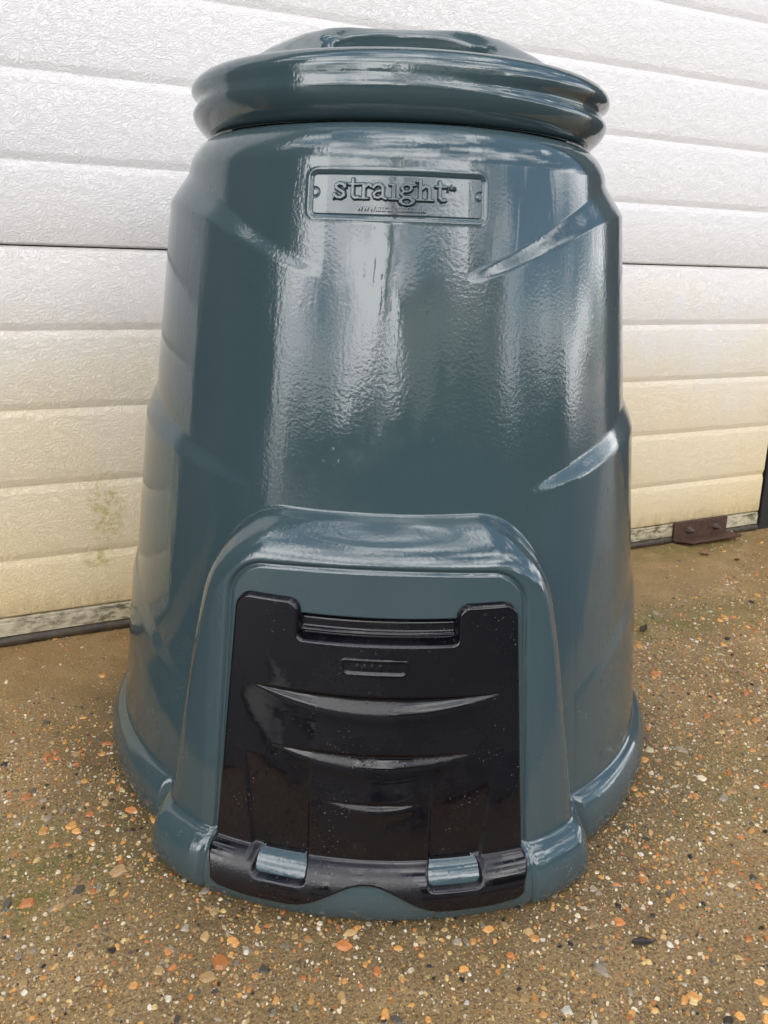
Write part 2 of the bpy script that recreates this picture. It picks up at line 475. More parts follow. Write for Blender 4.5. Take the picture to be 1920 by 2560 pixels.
# ------------------------------------------------------------------ garage door
TILT = R(-3.0)          # the apron falls away from the door
door = empty('garage_door', (0, 0, 0), (TILT, 0, 0))
tag(door, 'white sectional garage door with stucco texture, horizontal ribs and cream dirt at its foot', 'garage door')
DX0, DX1 = -0.46, 1.674
RP = 0.122; SEAM = 0.632

def section(z0, z1, ribs):
    """front skin profile in (z, y): y=0 plane, y>0 is inwards"""
    pts = [(z0, 0.020), (z0, 0.0035), (z0 + 0.0015, 0.001), (z0 + 0.004, 0.0)]
    for rz in ribs:
        # going up: face that looks up (bright), crisp valley, face that looks down (dark)
        pts += [(rz - 0.013, 0.0), (rz - 0.0105, 0.0004), (rz - 0.0012, 0.0036), (rz, 0.0040), (rz + 0.0012, 0.0036), (rz + 0.0105, 0.0004), (rz + 0.013, 0.0)]
    pts += [(z1 - 0.009, 0.0), (z1 - 0.0065, 0.0012), (z1 - 0.006, 0.005), (z1 - 0.001, 0.006), (z1, 0.020)]
    xs = np.linspace(DX0, DX1, 24)
    v = [(x, y, z) for z, y in pts for x in xs]
    o = link('door_section', mesh('door_section', v, grid_faces(len(pts), len(xs))), MD, door)
    md = o.modifiers.new('e', 'EDGE_SPLIT'); md.split_angle = R(38)
    return o
section(0.048, SEAM + 0.003, [SEAM - RP * k + 0.0 for k in (4, 3, 2, 1)])
section(SEAM + 0.0042, SEAM + 5 * RP, [SEAM + RP * k for k in (1, 2, 3, 4)])
section(SEAM + 5 * RP + 0.0012, SEAM + 10 * RP, [SEAM + RP * k for k in (6, 7, 8, 9)])
boxobj('light_block_panel', [(DX0, DX1 - 0.002, 0.0205, 0.040, 0.020, 1.84)], MPOST, door)  # unseen panel added to block sunlight leaking through the section joints
# bottom rail and rubber seal
vs, fs = [], []
box(vs, fs, DX0, DX1 - 0.003, -0.0035, 0.018, 0.0165, 0.0405)
box(vs, fs, DX0, DX1 - 0.003, -0.0015, 0.018, 0.0405, 0.0465)
o = link('bottom_rail', mesh('bottom_rail', vs, fs), MR, door, smooth=False)
md = o.modifiers.new('b', 'BEVEL'); md.width = 0.0012; md.segments = 2
n = 60
xs = np.linspace(DX0, DX1 - 0.004, n); V = []
prof = [(0.016, 0.016), (-0.002, 0.016), (-0.0065, 0.013), (-0.0085, 0.007), (-0.007, 0.002), (-0.003, -0.002), (0.016, -0.002)]
for y, z in prof:
    for x in xs:
        V.append((x, y + 0.001 * math.sin(x * 37) * (z < 0.015), z))
link('rubber_seal', mesh('rubber_seal', V, grid_faces(len(prof), n)), MRUB, door)
# rusty bracket
vs, fs = [], []
box(vs, fs, 1.386, 1.557, -0.0105, -0.0045, 0.006, 0.051)
boxes = None
x0, x1 = 1.386, 1.557
b = len(vs)
vs += [(x0, -0.0105, 0.0055), (x0 + 0.028, -0.046, 0.0055), (x1 + 0.016, -0.046, 0.0055), (x1 + 0.010, -0.0105, 0.0055),
       (x0, -0.0105, 0.0115), (x0 + 0.028, -0.046, 0.0115), (x1 + 0.016, -0.046, 0.0115), (x1 + 0.010, -0.0105, 0.0115)]
fs += [(b, b+3, b+2, b+1), (b+4, b+5, b+6, b+7), (b, b+1, b+5, b+4), (b+1, b+2, b+6, b+5), (b+2, b+3, b+7, b+6), (b+3, b, b+4, b+7)]
br = link('bracket', mesh('bracket', vs, fs), MRUST, door, smooth=False)
md = br.modifiers.new('b', 'BEVEL'); md.width = 0.0012; md.segments = 2
for bx in (1.434, 1.519):
    V = []; k = 12; a = np.arange(k) / k * 2 * math.pi
    lv = [(0.0085, -0.0105), (0.0085, -0.0125), (0.0062, -0.013), (0.0060, -0.0185), (0.0035, -0.0195), (0.0032, -0.025), (0.0001, -0.0255)]
    for i, (r_, y_) in enumerate(lv):
        for q in a:
            rr = r_ * (1 + (0.09 if (2 <= i <= 3 and int(q / (math.pi / 6)) % 2) else 0)) * (1 + 0.06 * math.sin(q * 3 + i))
            V.append((bx + rr * math.cos(q), y_, 0.029 + rr * math.sin(q)))
    link('bolt', mesh('bolt', V, grid_faces(len(lv), k, True)), MBOLT, br)

# ------------------------------------------------------------------ building round the door
bld = empty('building', (0, 0, 0), (TILT, 0, 0))
tag(bld, 'dark brick garage building with black door frame at the right end of the white door', 'building')
boxobj('wall', [(-6.0, DX0 - 0.07, 0.02, 0.30, -0.05, 2.45)], MBR, bld)
boxobj('wall', [(DX1 + 0.060, 7.5, 0.02, 0.30, -0.05, 2.45)], MBR, bld)
boxobj('lintel', [(DX0 - 0.07, DX1 + 0.060, 0.023, 0.30, 1.86, 2.447)], MBR, bld)
boxobj('door_frame', [(DX0 - 0.068, DX0 - 0.004, -0.004, 0.060, -0.02, 1.86)], MPOST, bld, 0.003)
boxobj('door_frame', [(DX1 + 0.006, DX1 + 0.058, -0.004, 0.060, -0.02, 1.86)], MPOST, bld, 0.003)
boxobj('roof', [(-6.1, 7.6, -0.18, 5.0, 2.452, 2.60)], MROOF, bld)

# ------------------------------------------------------------------ compost bin
A0 = R(25.2)
BIN = empty('compost_bin', (0.44099, -0.39697, 0.0), (0, 0, 0))
BIN.rotation_euler.z = -A0        # local -Y faces the hatch
tag(BIN, 'dark green plastic compost bin with round lid and black hatch, wet from rain', 'compost bin')
PC = -1.1                          # hatch centre, degrees

def body_r(ph, z):
    """wall radius without the housing; ph in degrees from the front"""
    a = np.abs(ph); s2 = np.sin(np.radians(np.minimum(a, 90))) ** 2
    base = 0.3600 - 0.135 * z
    base = base - 0.0022 * sstep(0.05, 0.0, z)
    L = [0.612 + 0.095 * s2 + 0.02*np.sin(2*np.radians(np.minimum(a,90)))**2, 0.405 + 0.068 * s2, 0.122 + 0.145 * s2]
    fade = [14.0, 27.0, 40.0]
    up_ = [-0.0195, -0.0035, 0.0030]       # side offset just above each ledge
    dn_ = [-0.0015, 0.0070, 0.0082]        # just below
    off = np.zeros_like(base)
    wts = [np.clip((a - f) / (74 - f), 0, 1) ** e_ for f, e_ in zip(fade, (0.95, 0.78, 0.62))]
    # segments from the top
    U = [up_[0] * wts[0]] + [None] * 2
    seg_top = up_[0] * wts[0]
    t12 = np.clip((L[0] - z) / (L[0] - L[1]), 0, 1)
    seg1 = dn_[0] * wts[0] * (1 - t12) + up_[1] * wts[1] * t12
    t23 = np.clip((L[1] - z) / (L[1] - L[2]), 0, 1)
    seg2 = dn_[1] * wts[1] * (1 - t23) + up_[2] * wts[2] * t23
    t3 = np.clip((L[2] - z) / L[2], 0, 1)
    seg3 = dn_[2] * wts[2] * (1 - t3) + 0.0025 * wts[2] * t3
    def blend(hi, lo, Lk, w):
        hw = 0.0045 + 0.0115 * w
        t = np.clip((z - (Lk - hw)) / (2 * hw), 0, 1)
        t = np.where(t < 0.14, t * t / 0.28, np.where(t > 0.86, 1 - (1 - t) ** 2 / 0.28, t * 1.0 + 0.0))
        t = np.clip((t - 0.0), 0, 1)
        t2 = np.clip((z - (Lk - hw)) / (2 * hw), 0, 1)
        t = 0.75 * t2 + 0.25 * (t2 * t2 * (3 - 2 * t2))
        return lo * (1 - t) + hi * t
    off = blend(seg_top, blend(seg1, blend(seg2, seg3, L[2], wts[2]), L[1], wts[1]), L[0], wts[0])
    r = base + off
    # shoulder
    t = np.clip((z - 0.7215) / 0.0345, 0, 1)
    r = r - 0.030 * (1 - np.sqrt(np.maximum(1 - t * t, 0)))
    return r

def house_sdf(ph, z):
    s = 0.37 * np.radians(ph - PC)
    w = 0.262 - 0.155 * z
    rc = 0.088
    qx = np.abs(s) - (w - rc); qz = z - (0.403 - rc)
    return rc - np.hypot(np.maximum(qx, 0), np.maximum(qz, 0)) - np.minimum(np.maximum(qx, qz), 0)

def house_r(ph, z):
    d = (ph - PC) / 25.0
    a = np.abs(ph - PC)
    low = 0.35 + 0.65 * sstep(0.30, 0.08, z)
    return (0.3885 - 0.100 * z) * (1 + 0.013 * np.clip(np.abs(d), 0, 1.08) ** 2.2 - 0.0011 * low * np.maximum(a - 27, 0) ** 1.3)

def wall_r(ph, z):
    b = body_r(ph, z)
    e = house_sdf(ph, z)
    top = sstep(0.25, 0.36, z)
    wd = 0.038 + 0.008 * top
    t = np.clip(e / wd, 0, 1)
    prof = 1 - (1 - t) ** 2.3
    prof = prof * sstep(-0.02, 0.14, t)
    hr = house_r(ph, z)
    r = b + np.maximum(hr - b, 0) * prof
    return r, e

def flange(ph, z):
    t = (z - 0.030) / 0.034
    e = house_sdf(ph, np.full_like(z, 0.03))
    bul = 0.0165 + 0.0060 * sstep(0, 0.03, e)
    # pinch where body flange meets housing flange
    bul = bul * (1 - 0.55 * np.exp(-(e / 0.007) ** 2))
    return bul * np.sqrt(np.maximum(1 - t * t, 0)) ** 0.9

GR_S = 0.37
def panel_sdf(ph, z):
    s = GR_S * np.radians(ph - PC)
    hw = GR_S * np.radians(25.0 - 4.5 * z)
    rc = 0.034
    top = 0.3625 - 0.25 * s * s
    qx = np.abs(s) - (hw - rc); qz = z - (top - rc)
    return rc - np.hypot(np.maximum(qx, 0), np.maximum(qz, 0)) - np.minimum(np.maximum(qx, qz), 0)

def rbox(px, pz, hx, hz, rc):
    qx = np.abs(px) - (hx - rc); qz = np.abs(pz) - (hz - rc)
    return rc - np.hypot(np.maximum(qx, 0), np.maximum(qz, 0)) - np.minimum(np.maximum(qx, qz), 0)

PW, PH, PZ = 0.0845, 0.0208, 0.6915       # name plate half size, height
def plate_recess(ph, z):
    s = 0.271 * np.radians(ph)
    d = rbox(s, z - PZ, PW, PH, 0.0075)
    return d

def bin_r(ph, z, plate_cut=True):
    r, e = wall_r(ph, z)
    r = r + flange(ph, z)
    p = panel_sdf(ph, z)
    r = r - 0.0036 * np.exp(-((p - 0.0) / 0.0021) ** 2) - 0.0014 * sstep(-0.0005, 0.0015, p)
    # lens-shaped dimple on the housing brow
    q = 1 - ((ph - PC) / 14.5) ** 2 - ((z - 0.3905) / 0.0095) ** 2
    r = r - 0.0030 * sstep(0, 0.75, q)
    # pocket behind the hatch grip
    dph = ph - PC
    k = sstep(12.1, 11.7, np.abs(dph - 0.4)) * sstep(0.286, 0.288, z) * sstep(0.3165, 0.3150, z)
    r = r - 0.017 * k
    # name plate: shallow sunk field with raised rim
    d = plate_recess(ph, z)
    rim = 0.0004 * np.exp(-(d / 0.0016) ** 2)
    sink = -0.0012 * sstep(-0.0002, 0.0026, d)
    r = r + rim + sink
    if plate_cut:
        r = r - 0.003 * sstep(0.004, 0.0045, d)
    # moulding line low on the flange, right of the middle
    r = r - 0.0016 * np.exp(-((dph - 11.5 + (0.03 - z) * 60) / 0.5) ** 2) * sstep(0.030, 0.012, z)
    return r

def cyl(ph, r, z):
    a = np.radians(ph)
    return np.stack([r * np.sin(a), -r * np.cos(a), z], -1)

# ---- body
phs = np.concatenate([np.arange(-180, -75, 1.2), np.arange(-75, -46, 0.5), np.arange(-46, 46, 0.215), np.arange(46, 75, 0.5), np.arange(75, 180, 1.2)])
zs = np.concatenate([np.linspace(0, 0.07, 50), np.linspace(0.0715, 0.28, 120), np.linspace(0.2815, 0.42, 112), np.linspace(0.422, 0.66, 110), np.linspace(0.6615, 0.7555, 84)])
PHI, ZZ = np.meshgrid(phs, zs)
RR = bin_r(PHI, ZZ)
V = cyl(PHI, RR, ZZ)
# roll the top edge inwards
extra = []
for dr, dz in ((0.006, 0.0004), (0.03, 0.0004), (0.035, -0.02)):
    extra.append(cyl(PHI[-1:], RR[-1:] - dr, np.full_like(PHI[-1:], 0.7555 + dz)))
V = np.concatenate([V] + extra, 0)
nr, nc = V.shape[:2]
body = link('body', mesh('body', V.reshape(-1, 3), grid_faces(nr, nc, True)), MB, BIN)

# ---- name plate with raised writing
def seg_d(X, Y, pts, rad):
    d = np.full_like(X, 1e9)
    for (x0, y0), (x1, y1) in zip(pts[:-1], pts[1:]):
        dx, dy = x1 - x0, y1 - y0
        t = np.clip(((X - x0) * dx + (Y - y0) * dy) / (dx * dx + dy * dy + 1e-9), 0, 1)
        d = np.minimum(d, np.hypot(X - x0 - t * dx, Y - y0 - t * dy) - rad)
    return d
def ring_d(X, Y, cx, cy, rx, ry, th):
    q = np.hypot((X - cx) / rx, (Y - cy) / ry)
    return np.abs(q - 1) * min(rx, ry) * 1.0 - th
STROKES = [
    ([(395, 226), (378, 204), (347, 200), (324, 212), (325, 234), (355, 252), (386, 268), (390, 292), (365, 309), (332, 307), (312, 286)], 13),
    ([(401, 196), (401, 232)], 6), ([(306, 280), (306, 318)], 6),
    ([(458, 168), (458, 290), (474, 309), (502, 307)], 13), ([(428, 203), (504, 203)], 9),
    ([(547, 205), (547, 308)], 14), ([(518, 312), (582, 312)], 8), ([(518, 201), (547, 201)], 9), ([(562, 222), (580, 203), (600, 206), (601, 218)], 11),
    ([(622, 226), (642, 203), (676, 202), (697, 222), (697, 298), (722, 311)], 12), ([(695, 247), (652, 253), (625, 276), (636, 302), (666, 306), (694, 286)], 11),
    ([(782, 205), (782, 308)], 14), ([(752, 201), (782, 201)], 9), ([(750, 312), (815, 312)], 8),
    ([(914, 208), (952, 196)], 8), ([(862, 252), (842, 272), (862, 290), (916, 294)], 10),
    ([(992, 165), (992, 308)], 14), ([(962, 168), (992, 168)], 8), ([(962, 312), (1022, 312)], 8), ([(1002, 226), (1030, 203), (1058, 214), (1064, 240), (1064, 308)], 13), ([(1040, 312), (1096, 312)], 8),
    ([(1146, 168), (1146, 290), (1162, 309), (1192, 307)], 13), ([(1114, 203), (1194, 203)], 9),
    # plc
    ([(1212, 200), (1212, 236)], 4), ([(1212, 203), (1227, 203), (1230, 214), (1214, 221)], 4), ([(1243, 188), (1243, 221)], 4),
    ([(1276, 205), (1262, 201), (1256, 212), (1263, 221), (1277, 219)], 4),
]
us = np.linspace(-PW - 0.004, PW + 0.004, 430); vz = np.linspace(PZ - PH - 0.004, PZ + PH + 0.004, 130)
U_, Z_ = np.meshgrid(us, vz)
PHp = np.degrees(U_ / 0.271)
Rp = bin_r(PHp, Z_, plate_cut=False)
PX = 815 + U_ / 0.0001156; PY = 283 - (Z_ - PZ) / 0.000108
dd = np.full_like(PX, 1e9)
for pts, rad in STROKES:
    dd = np.minimum(dd, seg_d(PX, PY, pts, rad + (2.5 if rad > 5 else 0.5)))
dd = np.minimum(dd, ring_d(PX, PY, 884, 224, 36, 26, 11))
dd = np.minimum(dd, ring_d(PX, PY, 886, 326, 48, 26, 11))
lift = 0.0040 * sstep(5, -5, dd)
for cx in (137, 1490):
    lift = lift - 0.0012 * np.exp(-((np.hypot(PX - cx, PY - 268) - 34) / 7) ** 2)
d_ = plate_recess(PHp, Z_)
Rp = Rp + lift + np.where(d_ > 0.003, 0.0002, 0.0) - 0.004 * sstep(0.0045, 0.002, d_)
keep = d_ > 0.001
Vp = cyl(PHp, Rp, Z_).reshape(-1, 3)
F = grid_faces(*U_.shape)
F = F[keep.reshape(-1)[F].all(1)]
plate = link('name_plate', mesh('name_plate', Vp, F), MB, BIN)
tag(plate, 'embossed plate with raised slab lettering and web address')
# small web address: text outline wrapped on the wall
cu = bpy.data.curves.new('t', 'FONT'); cu.body = 'www.straight.co.uk'; cu.size = 0.0086; cu.align_x = 'CENTER'
cu.extrude = 0.0024; cu.offset = 0.00020; cu.resolution_u = 3
to = bpy.data.objects.new('t', cu); COL.objects.link(to)
bpy.context.view_layer.update()
tm = bpy.data.meshes.new_from_object(to.evaluated_get(bpy.context.evaluated_depsgraph_get()))
bpy.data.objects.remove(to)
co = np.zeros(len(tm.vertices) * 3, np.float32); tm.vertices.foreach_get('co', co); co = co.reshape(-1, 3)
cx_ = (co[:, 0].min() + co[:, 0].max()) / 2
tph = np.degrees((co[:, 0] - cx_ - 0.0060) * 0.94 / 0.271); tz = co[:, 1] * 0.98 + 0.6783
tr = bin_r(tph, tz, plate_cut=False) + 0.0004 + co[:, 2]
co2 = cyl(tph, tr, tz).astype(np.float32)
tm.vertices.foreach_set('co', co2.ravel()); tm.update()
tm.materials.clear()
ltr = link('lettering', tm, MB, plate, smooth=False)

# ---- lid
def lid_mesh():
    pr_ = [(0.196, 0.772), (0.205, 0.7645), (0.214, 0.7590), (0.222, 0.7600), (0.2285, 0.7655), (0.2335, 0.7715), (0.2372, 0.7785), (0.2388, 0.7850), (0.2385, 0.7900),
           (0.2382, 0.7945), (0.2385, 0.7990), (0.2385, 0.8040), (0.2365, 0.8095), (0.2310, 0.8150), (0.2230, 0.8185), (0.2120, 0.8195), (0.2040, 0.8190)]
    P = np.array(pr_)
    # resample smooth (Catmull-Rom)
    out = []
    for i in range(len(P) - 1):
        p0 = P[max(i - 1, 0)]; p1 = P[i]; p2 = P[i + 1]; p3 = P[min(i + 2, len(P) - 1)]
        for t in np.arange(0, 1, 0.2):
            out.append(0.5 * ((2 * p1) + (-p0 + p2) * t + (2 * p0 - 5 * p1 + 4 * p2 - p3) * t * t + (-p0 + 3 * p1 - 3 * p2 + p3) * t ** 3))
    out = np.array(out)
    rd = np.concatenate([np.linspace(0.2035, 0.004, 150), [0.0001]])
    dome = np.stack([rd, np.interp(rd, [0, 0.03, 0.06, 0.085, 0.11, 0.13, 0.15, 0.17, 0.185, 0.2035], [0.8860, 0.8857, 0.8840, 0.8805, 0.8750, 0.8675, 0.8590, 0.8480, 0.8360, 0.8175])], -1)
    prof = np.concatenate([out, dome], 0)
    ph = np.arange(0, 360, 0.75)
    PHI, Rr = np.meshgrid(ph, prof[:, 0]); _, Zr = np.meshgrid(ph, prof[:, 1])
    phw = (PHI + 180) % 360 - 180
    amp = 0.0085 * (sstep(3, 62, phw) * (phw > 0) + sstep(-48, -78, phw) * (phw < 0))
    amp = np.where(np.abs(phw) > 100, 0.0085, amp)
    gz = 0.7925 + 0.003 * np.cos(np.radians(phw))*-1
    rimm = np.arange(len(prof))[:, None] < len(out)
    wdt = 0.0042 + 0.35 * amp
    Rr = Rr - np.where(rimm, amp * np.exp(-((Zr - gz) / wdt) ** 2), 0)
    X = Rr * np.sin(np.radians(PHI)); Y = -Rr * np.cos(np.radians(PHI))
    dm = ~rimm
    # the dome's front slopes lower than its rear
    base_ = 0.8175
    f = 1 - 0.60 * sstep(-0.005, -0.10, Y)
    Zr = np.where(dm, base_ + (Zr - base_) * f, Zr)
    # hand-grip scoop opening to the front, under a bowed ridge
    xs_ = X + 0.002
    yb = -0.014 - 3.4 * xs_ * xs_
    side = sstep(0.098, 0.070, np.abs(xs_ - 0.008))
    Zr = np.where(dm, Zr - 0.0075 * side * sstep(yb + 0.024, yb - 0.002, Y), Zr)
    k_ = side * sstep(yb + 0.001, yb - 0.015, Y)
    floor_ = 0.8195 + 0.0155 * np.exp(-((Y + 0.112 - 1.5 * xs_ * xs_) / 0.020) ** 2) - 0.10 * np.maximum(-0.125 - Y, 0)
    Zr = np.where(dm, Zr * (1 - k_) + np.minimum(Zr, floor_) * k_, Zr)
    Y = np.where(dm, Y + 0.030 * k_ * sstep(-0.108, -0.035, Y), Y)
    # rear grip
    k2 = side * sstep(0.045, 0.075, Y) * sstep(0.15, 0.11, Y)
    Zr = np.where(dm, Zr - 0.025 * k2, Zr)
    V = np.stack([X, Y, Zr], -1)
    return mesh('lid', V.reshape(-1, 3), grid_faces(len(prof), len(ph), True))
lid = link('lid', lid_mesh(), MB, BIN)
# moulding nub on the dome
V = []; k = 14
for i, (r_, z_) in enumerate([(0.0075, 0.0), (0.0072, 0.003), (0.005, 0.0048), (0.0001, 0.0053)]):
    for q in range(k):
        a = q / k * 2 * math.pi
        V.append((0.082 + r_ * math.cos(a), 0.030 + r_ * math.sin(a), 0.8705 + z_))
link('nub', mesh('nub', V, grid_faces(4, k, True)), MB, lid)

# ---- hatch
def hatch():
    nu, nz = 300, 300
    zc = np.linspace(0.008, 0.3345, nz)
    u = np.linspace(-1.012, 1.012, nu)
    Ug, Zg = np.meshgrid(u, zc)
    hw = 21.9 + (0.33 - np.maximum(Zg, 0.062)) * 7.8 - 1.15 * sstep(0.064, 0.036, Zg)          # degrees
    dph = Ug * hw
    ph = PC + dph
    # distance to the sides (m)
    ds = (1 - np.abs(Ug)) * hw * math.pi / 180 * 0.375
    ztop = 0.3305
    rc = 0.015
    # outer outline with rounded upper corners
    a = np.maximum(rc - ds, 0); b = np.maximum(Zg - (ztop - rc), 0)
    d_out = rc - np.hypot(a, b) - 0
    d_out = np.where((a > 0) & (b > 0), d_out, np.minimum(ds, ztop - Zg))
    # lower edge
    sgm = dph
    zb = 0.0225 + 0.027 * np.where(np.abs(sgm) < 11, 0.5 + 0.5 * np.cos(np.pi * sgm / 11), 0) + 0.004 * sstep(16, 25, np.abs(sgm)) 
    # rounded lower corners
    a2 = np.maximum(0.012 - ds, 0)
    zb = zb + (0.012 - np.sqrt(np.maximum(0.012 ** 2 - a2 ** 2, 0)))
    d = np.minimum(d_out, (Zg - zb) * 0.95)
    # top notch
    s = 0.37 * np.radians(dph - 0.4)
    nhw = 0.37 * np.radians(12.0)
    nb = 0.2935 + 0.9 * s * s * 0 
    # sdf of notch region (inside positive), rounded lower corners, rounded outer lips
    q1 = rbox(s, Zg - (nb + 0.06), nhw, 0.06, 0.005)
    lip = 0.012
    gx = np.abs(s) - nhw; gz = ztop - Zg
    conv = np.where((gx > -0.002) & (gx < lip) & (gz < lip), lip - np.hypot(lip - gx, lip - gz), np.minimum(gx, gz) * 0 + 1e3)
    d_n = -q1
    # slots at the foot where green tabs show through
    for c0 in (-12.5, 12.6):
        ss = 0.39 * np.radians(dph - c0 - (Zg - 0.05) * 4 * np.sign(c0))
        q = rbox(ss, Zg - 0.0553, 0.39 * np.radians(3.75), 0.0085, 0.005)
        d = np.minimum(d, -q)
    base, e = wall_r(ph, Zg)
    surf = base + flange(ph, Zg) 
    lift = 0.0058
    dd = np.minimum(d, np.minimum(d_n, conv))
    edge = np.where(dd > 0.003, 1.0, np.sqrt(np.clip(1 - (1 - np.clip(dd, 0, 0.003) / 0.003) ** 2, 0, 1)))
    h = lift * edge - 0.006 * sstep(0.0003, -0.0012, dd)
    # broad shallow crown
    # smile scoops
    for z0, w0, hh, dep in ((0.2415, 19.6, 0.0185, 0.0042), (0.1815, 16.0, 0.0155, 0.0028), (0.1285, 7.6, 0.0090, 0.0020)):
        mm = np.clip(1 - ((dph - 0.6) / w0) ** 2, 0, 1)
        t = (z0 - 0.0015 * mm * 0 - Zg)
        zd = 0.32 * hh * mm + 1e-6; zz = hh * mm + 1e-6
        cut = np.where(t < 0, 0, np.where(t < zd, t / zd, np.clip(1 - (t - zd) / (zz - zd + 1e-6), 0, 1)))
        cut = cut * cut * (3 - 2 * cut) * 0.4 + cut * 0.6
        h = h - dep * mm ** 0.8 * cut * (dd > 0.001)
        # slight swell under each scoop
        h = h + 0.0010 * mm * np.exp(-((t - zz * 1.25) / 0.007) ** 2)
    # channels above the tabs
    for lo, hi in ((-17.6, -9.0), (9.2, 17.0)):
        outer = lo if lo < 0 else hi
        fl = (Zg - 0.06) * 16 * np.sign(outer)
        lo_ = lo + (fl if lo < 0 else 0); hi_ = hi + (0 if lo < 0 else fl)
        k = sstep(lo_ - 0.25, lo_ + 0.25, dph) * sstep(hi_ + 0.25, hi_ - 0.25, dph)
        k = k * np.clip((0.168 - Zg) / 0.095, 0, 1)
        h = h - 0.0050 * k * (dd > 0) * sstep(0.056, 0.063, Zg)
    # label boss
    so_ = 0.362 * np.radians(dph - 0.1)
    q = rbox(so_ * (1 + (0.270 - Zg) * 7), Zg - 0.2700, 0.0300, 0.0068, 0.0035)
    h = h + 0.0010 * np.exp(-(q / 0.0011) ** 2) - 0.0016 * sstep(0.0, 0.0016, q)
    blk = sum(np.exp(-(((so_ - x0) / 0.0018) ** 2) ** 2) for x0 in (-0.016, -0.009, -0.002, 0.006, 0.014)) * np.exp(-((Zg - 0.2700) / 0.0026) ** 4)
    h = h + 0.0007 * blk
    # grip tongue: black floor of the pocket with a raised bead
    inn = q1
    tongue = sstep(0.0004, 0.0009, inn) * (Zg < 0.3155)
    ht = -0.0085 + 0.0050 * np.exp(-((Zg - 0.2990) / 0.0013) ** 2) - 0.004 * sstep(0.3090, 0.3140, Zg)
    r = surf + h * (1 - tongue) + ht * tongue
    # keep the lip's ridge crisp
    r = r + 0.0010 * np.exp(-((Zg - 0.064) / 0.0016) ** 2) * (dd > 0.002)
    V = cyl(ph, r, Zg)
    keepv = (dd > -0.0016) | ((tongue > 0) & (np.abs(s) < nhw))
    keepv = keepv & ~((Zg > 0.3165) & (inn > 0.0016))
    F = grid_faces(nz, nu)
    F = F[keepv.reshape(-1)[F].all(1)]
    return mesh('hatch', V.reshape(-1, 3), F)
hatch_o = link('hatch', hatch_mesh, MK, BIN) if False else link('hatch', hatch(), MK, BIN)

# pale line where the tabs meet the hatch foot
# ------------------------------------------------------------------ small litter
ML = mat_simple('dead_leaf', (0.16, 0.065, 0.035), (0.30, 0.15, 0.09), 60, 0.6)
MLD = mat_simple('dark_leaf', (0.02, 0.014, 0.008), (0.05, 0.035, 0.02), 60, 0.5)
MST = mat_simple('dry_straw', (0.42, 0.32, 0.18), (0.60, 0.50, 0.33), 80, 0.6)
def leaf(name, x, y, ln, wd, ang, mat, curl, label, cat='leaf'):
    n_, k_ = 12, 7
    V = []
    for i in range(n_):
        t = i / (n_ - 1)
        w = wd * math.sin(math.pi * t ** 0.8) ** 0.8 * 0.5 + 0.0002
        for j in range(k_):
            s = j / (k_ - 1) * 2 - 1
            px = (t - 0.5) * ln; py = s * w * (1 + 0.12 * math.sin(9 * t + 3 * s))
            pz = 0.0016 + curl * (s * s * 0.5 + (t - 0.5) ** 2 * 1.5) + 0.0006 * math.sin(20 * t + 5 * s)
            V.append((px * math.cos(ang) - py * math.sin(ang), px * math.sin(ang) + py * math.cos(ang), pz))
    o = link(name, mesh(name, V, grid_faces(n_, k_)), mat)
    o.location = (x, y, 0.0005)
    md = o.modifiers.new('s', 'SOLIDIFY'); md.thickness = 0.0006
    return tag(o, label, cat)
leaf('fallen_leaf', 1.409, -0.089, 0.030, 0.017, 0.2, ML, 0.004, 'reddish brown dead leaf lying on the wet concrete in front of the rusty bracket')
leaf('fallen_leaf', 1.449, -0.145, 0.016, 0.008, -0.1, MLD, 0.002, 'tiny dark leaf lying on the concrete just right of the reddish brown leaf')
leaf('fallen_leaf', 0.507, -0.888, 0.024, 0.010, -0.35, MLD, 0.003, 'black sliver of leaf on gravelly concrete in front of the bin, lower right')
leaf('fallen_leaf', 0.995, -0.345, 0.030, 0.012, 0.5, MLD, 0.006, 'crumpled dark leaf beside the right side of the bin on mossy concrete')
def twig(x0, y0, x1, y1, r_, mat, label, z0=0.002, z1=0.002):
    V = []; n_, k_ = 10, 7
    for i in range(n_):
        t = i / (n_ - 1)
        for q in range(k_):
            a = q / k_ * 2 * math.pi; rr = r_ * (1 - 0.3 * t) + 0.0001
            V.append((x0 + (x1 - x0) * t + rr * math.cos(a) * 0.9 + 0.0015 * math.sin(t * 5), y0 + (y1 - y0) * t + rr * math.cos(a) * 0.4, z0 + (z1 - z0) * t + rr * math.sin(a) + 0.001))
    o = link('twig', mesh('twig', V, grid_faces(n_, k_, True)), mat)
    return tag(o, label, 'twig')
twig(1.573, -0.012, 1.556, -0.050, 0.0022, MST, 'pale dry straw stalk lying against the end of the rusty bracket', 0.010, 0.002)

# ------------------------------------------------------------------ what stands behind the photographer (seen in the wet plastic)
MH = mat_simple('hedge_leaves', (0.012, 0.022, 0.006), (0.035, 0.050, 0.014), 9, 0.6)
MREN = mat_simple('pale_render', (0.36, 0.40, 0.35), (0.44, 0.47, 0.42), 2, 0.8)
MTILE = mat_simple('roof_tiles', (0.05, 0.035, 0.03), (0.09, 0.06, 0.05), 6, 0.8)
MGL = mat_simple('window_glass', (0.01, 0.012, 0.015), (0.02, 0.022, 0.025), 2, 0.1)
MBARK = mat_simple('bark', (0.025, 0.018, 0.012), (0.06, 0.045, 0.03), 20, 0.8)

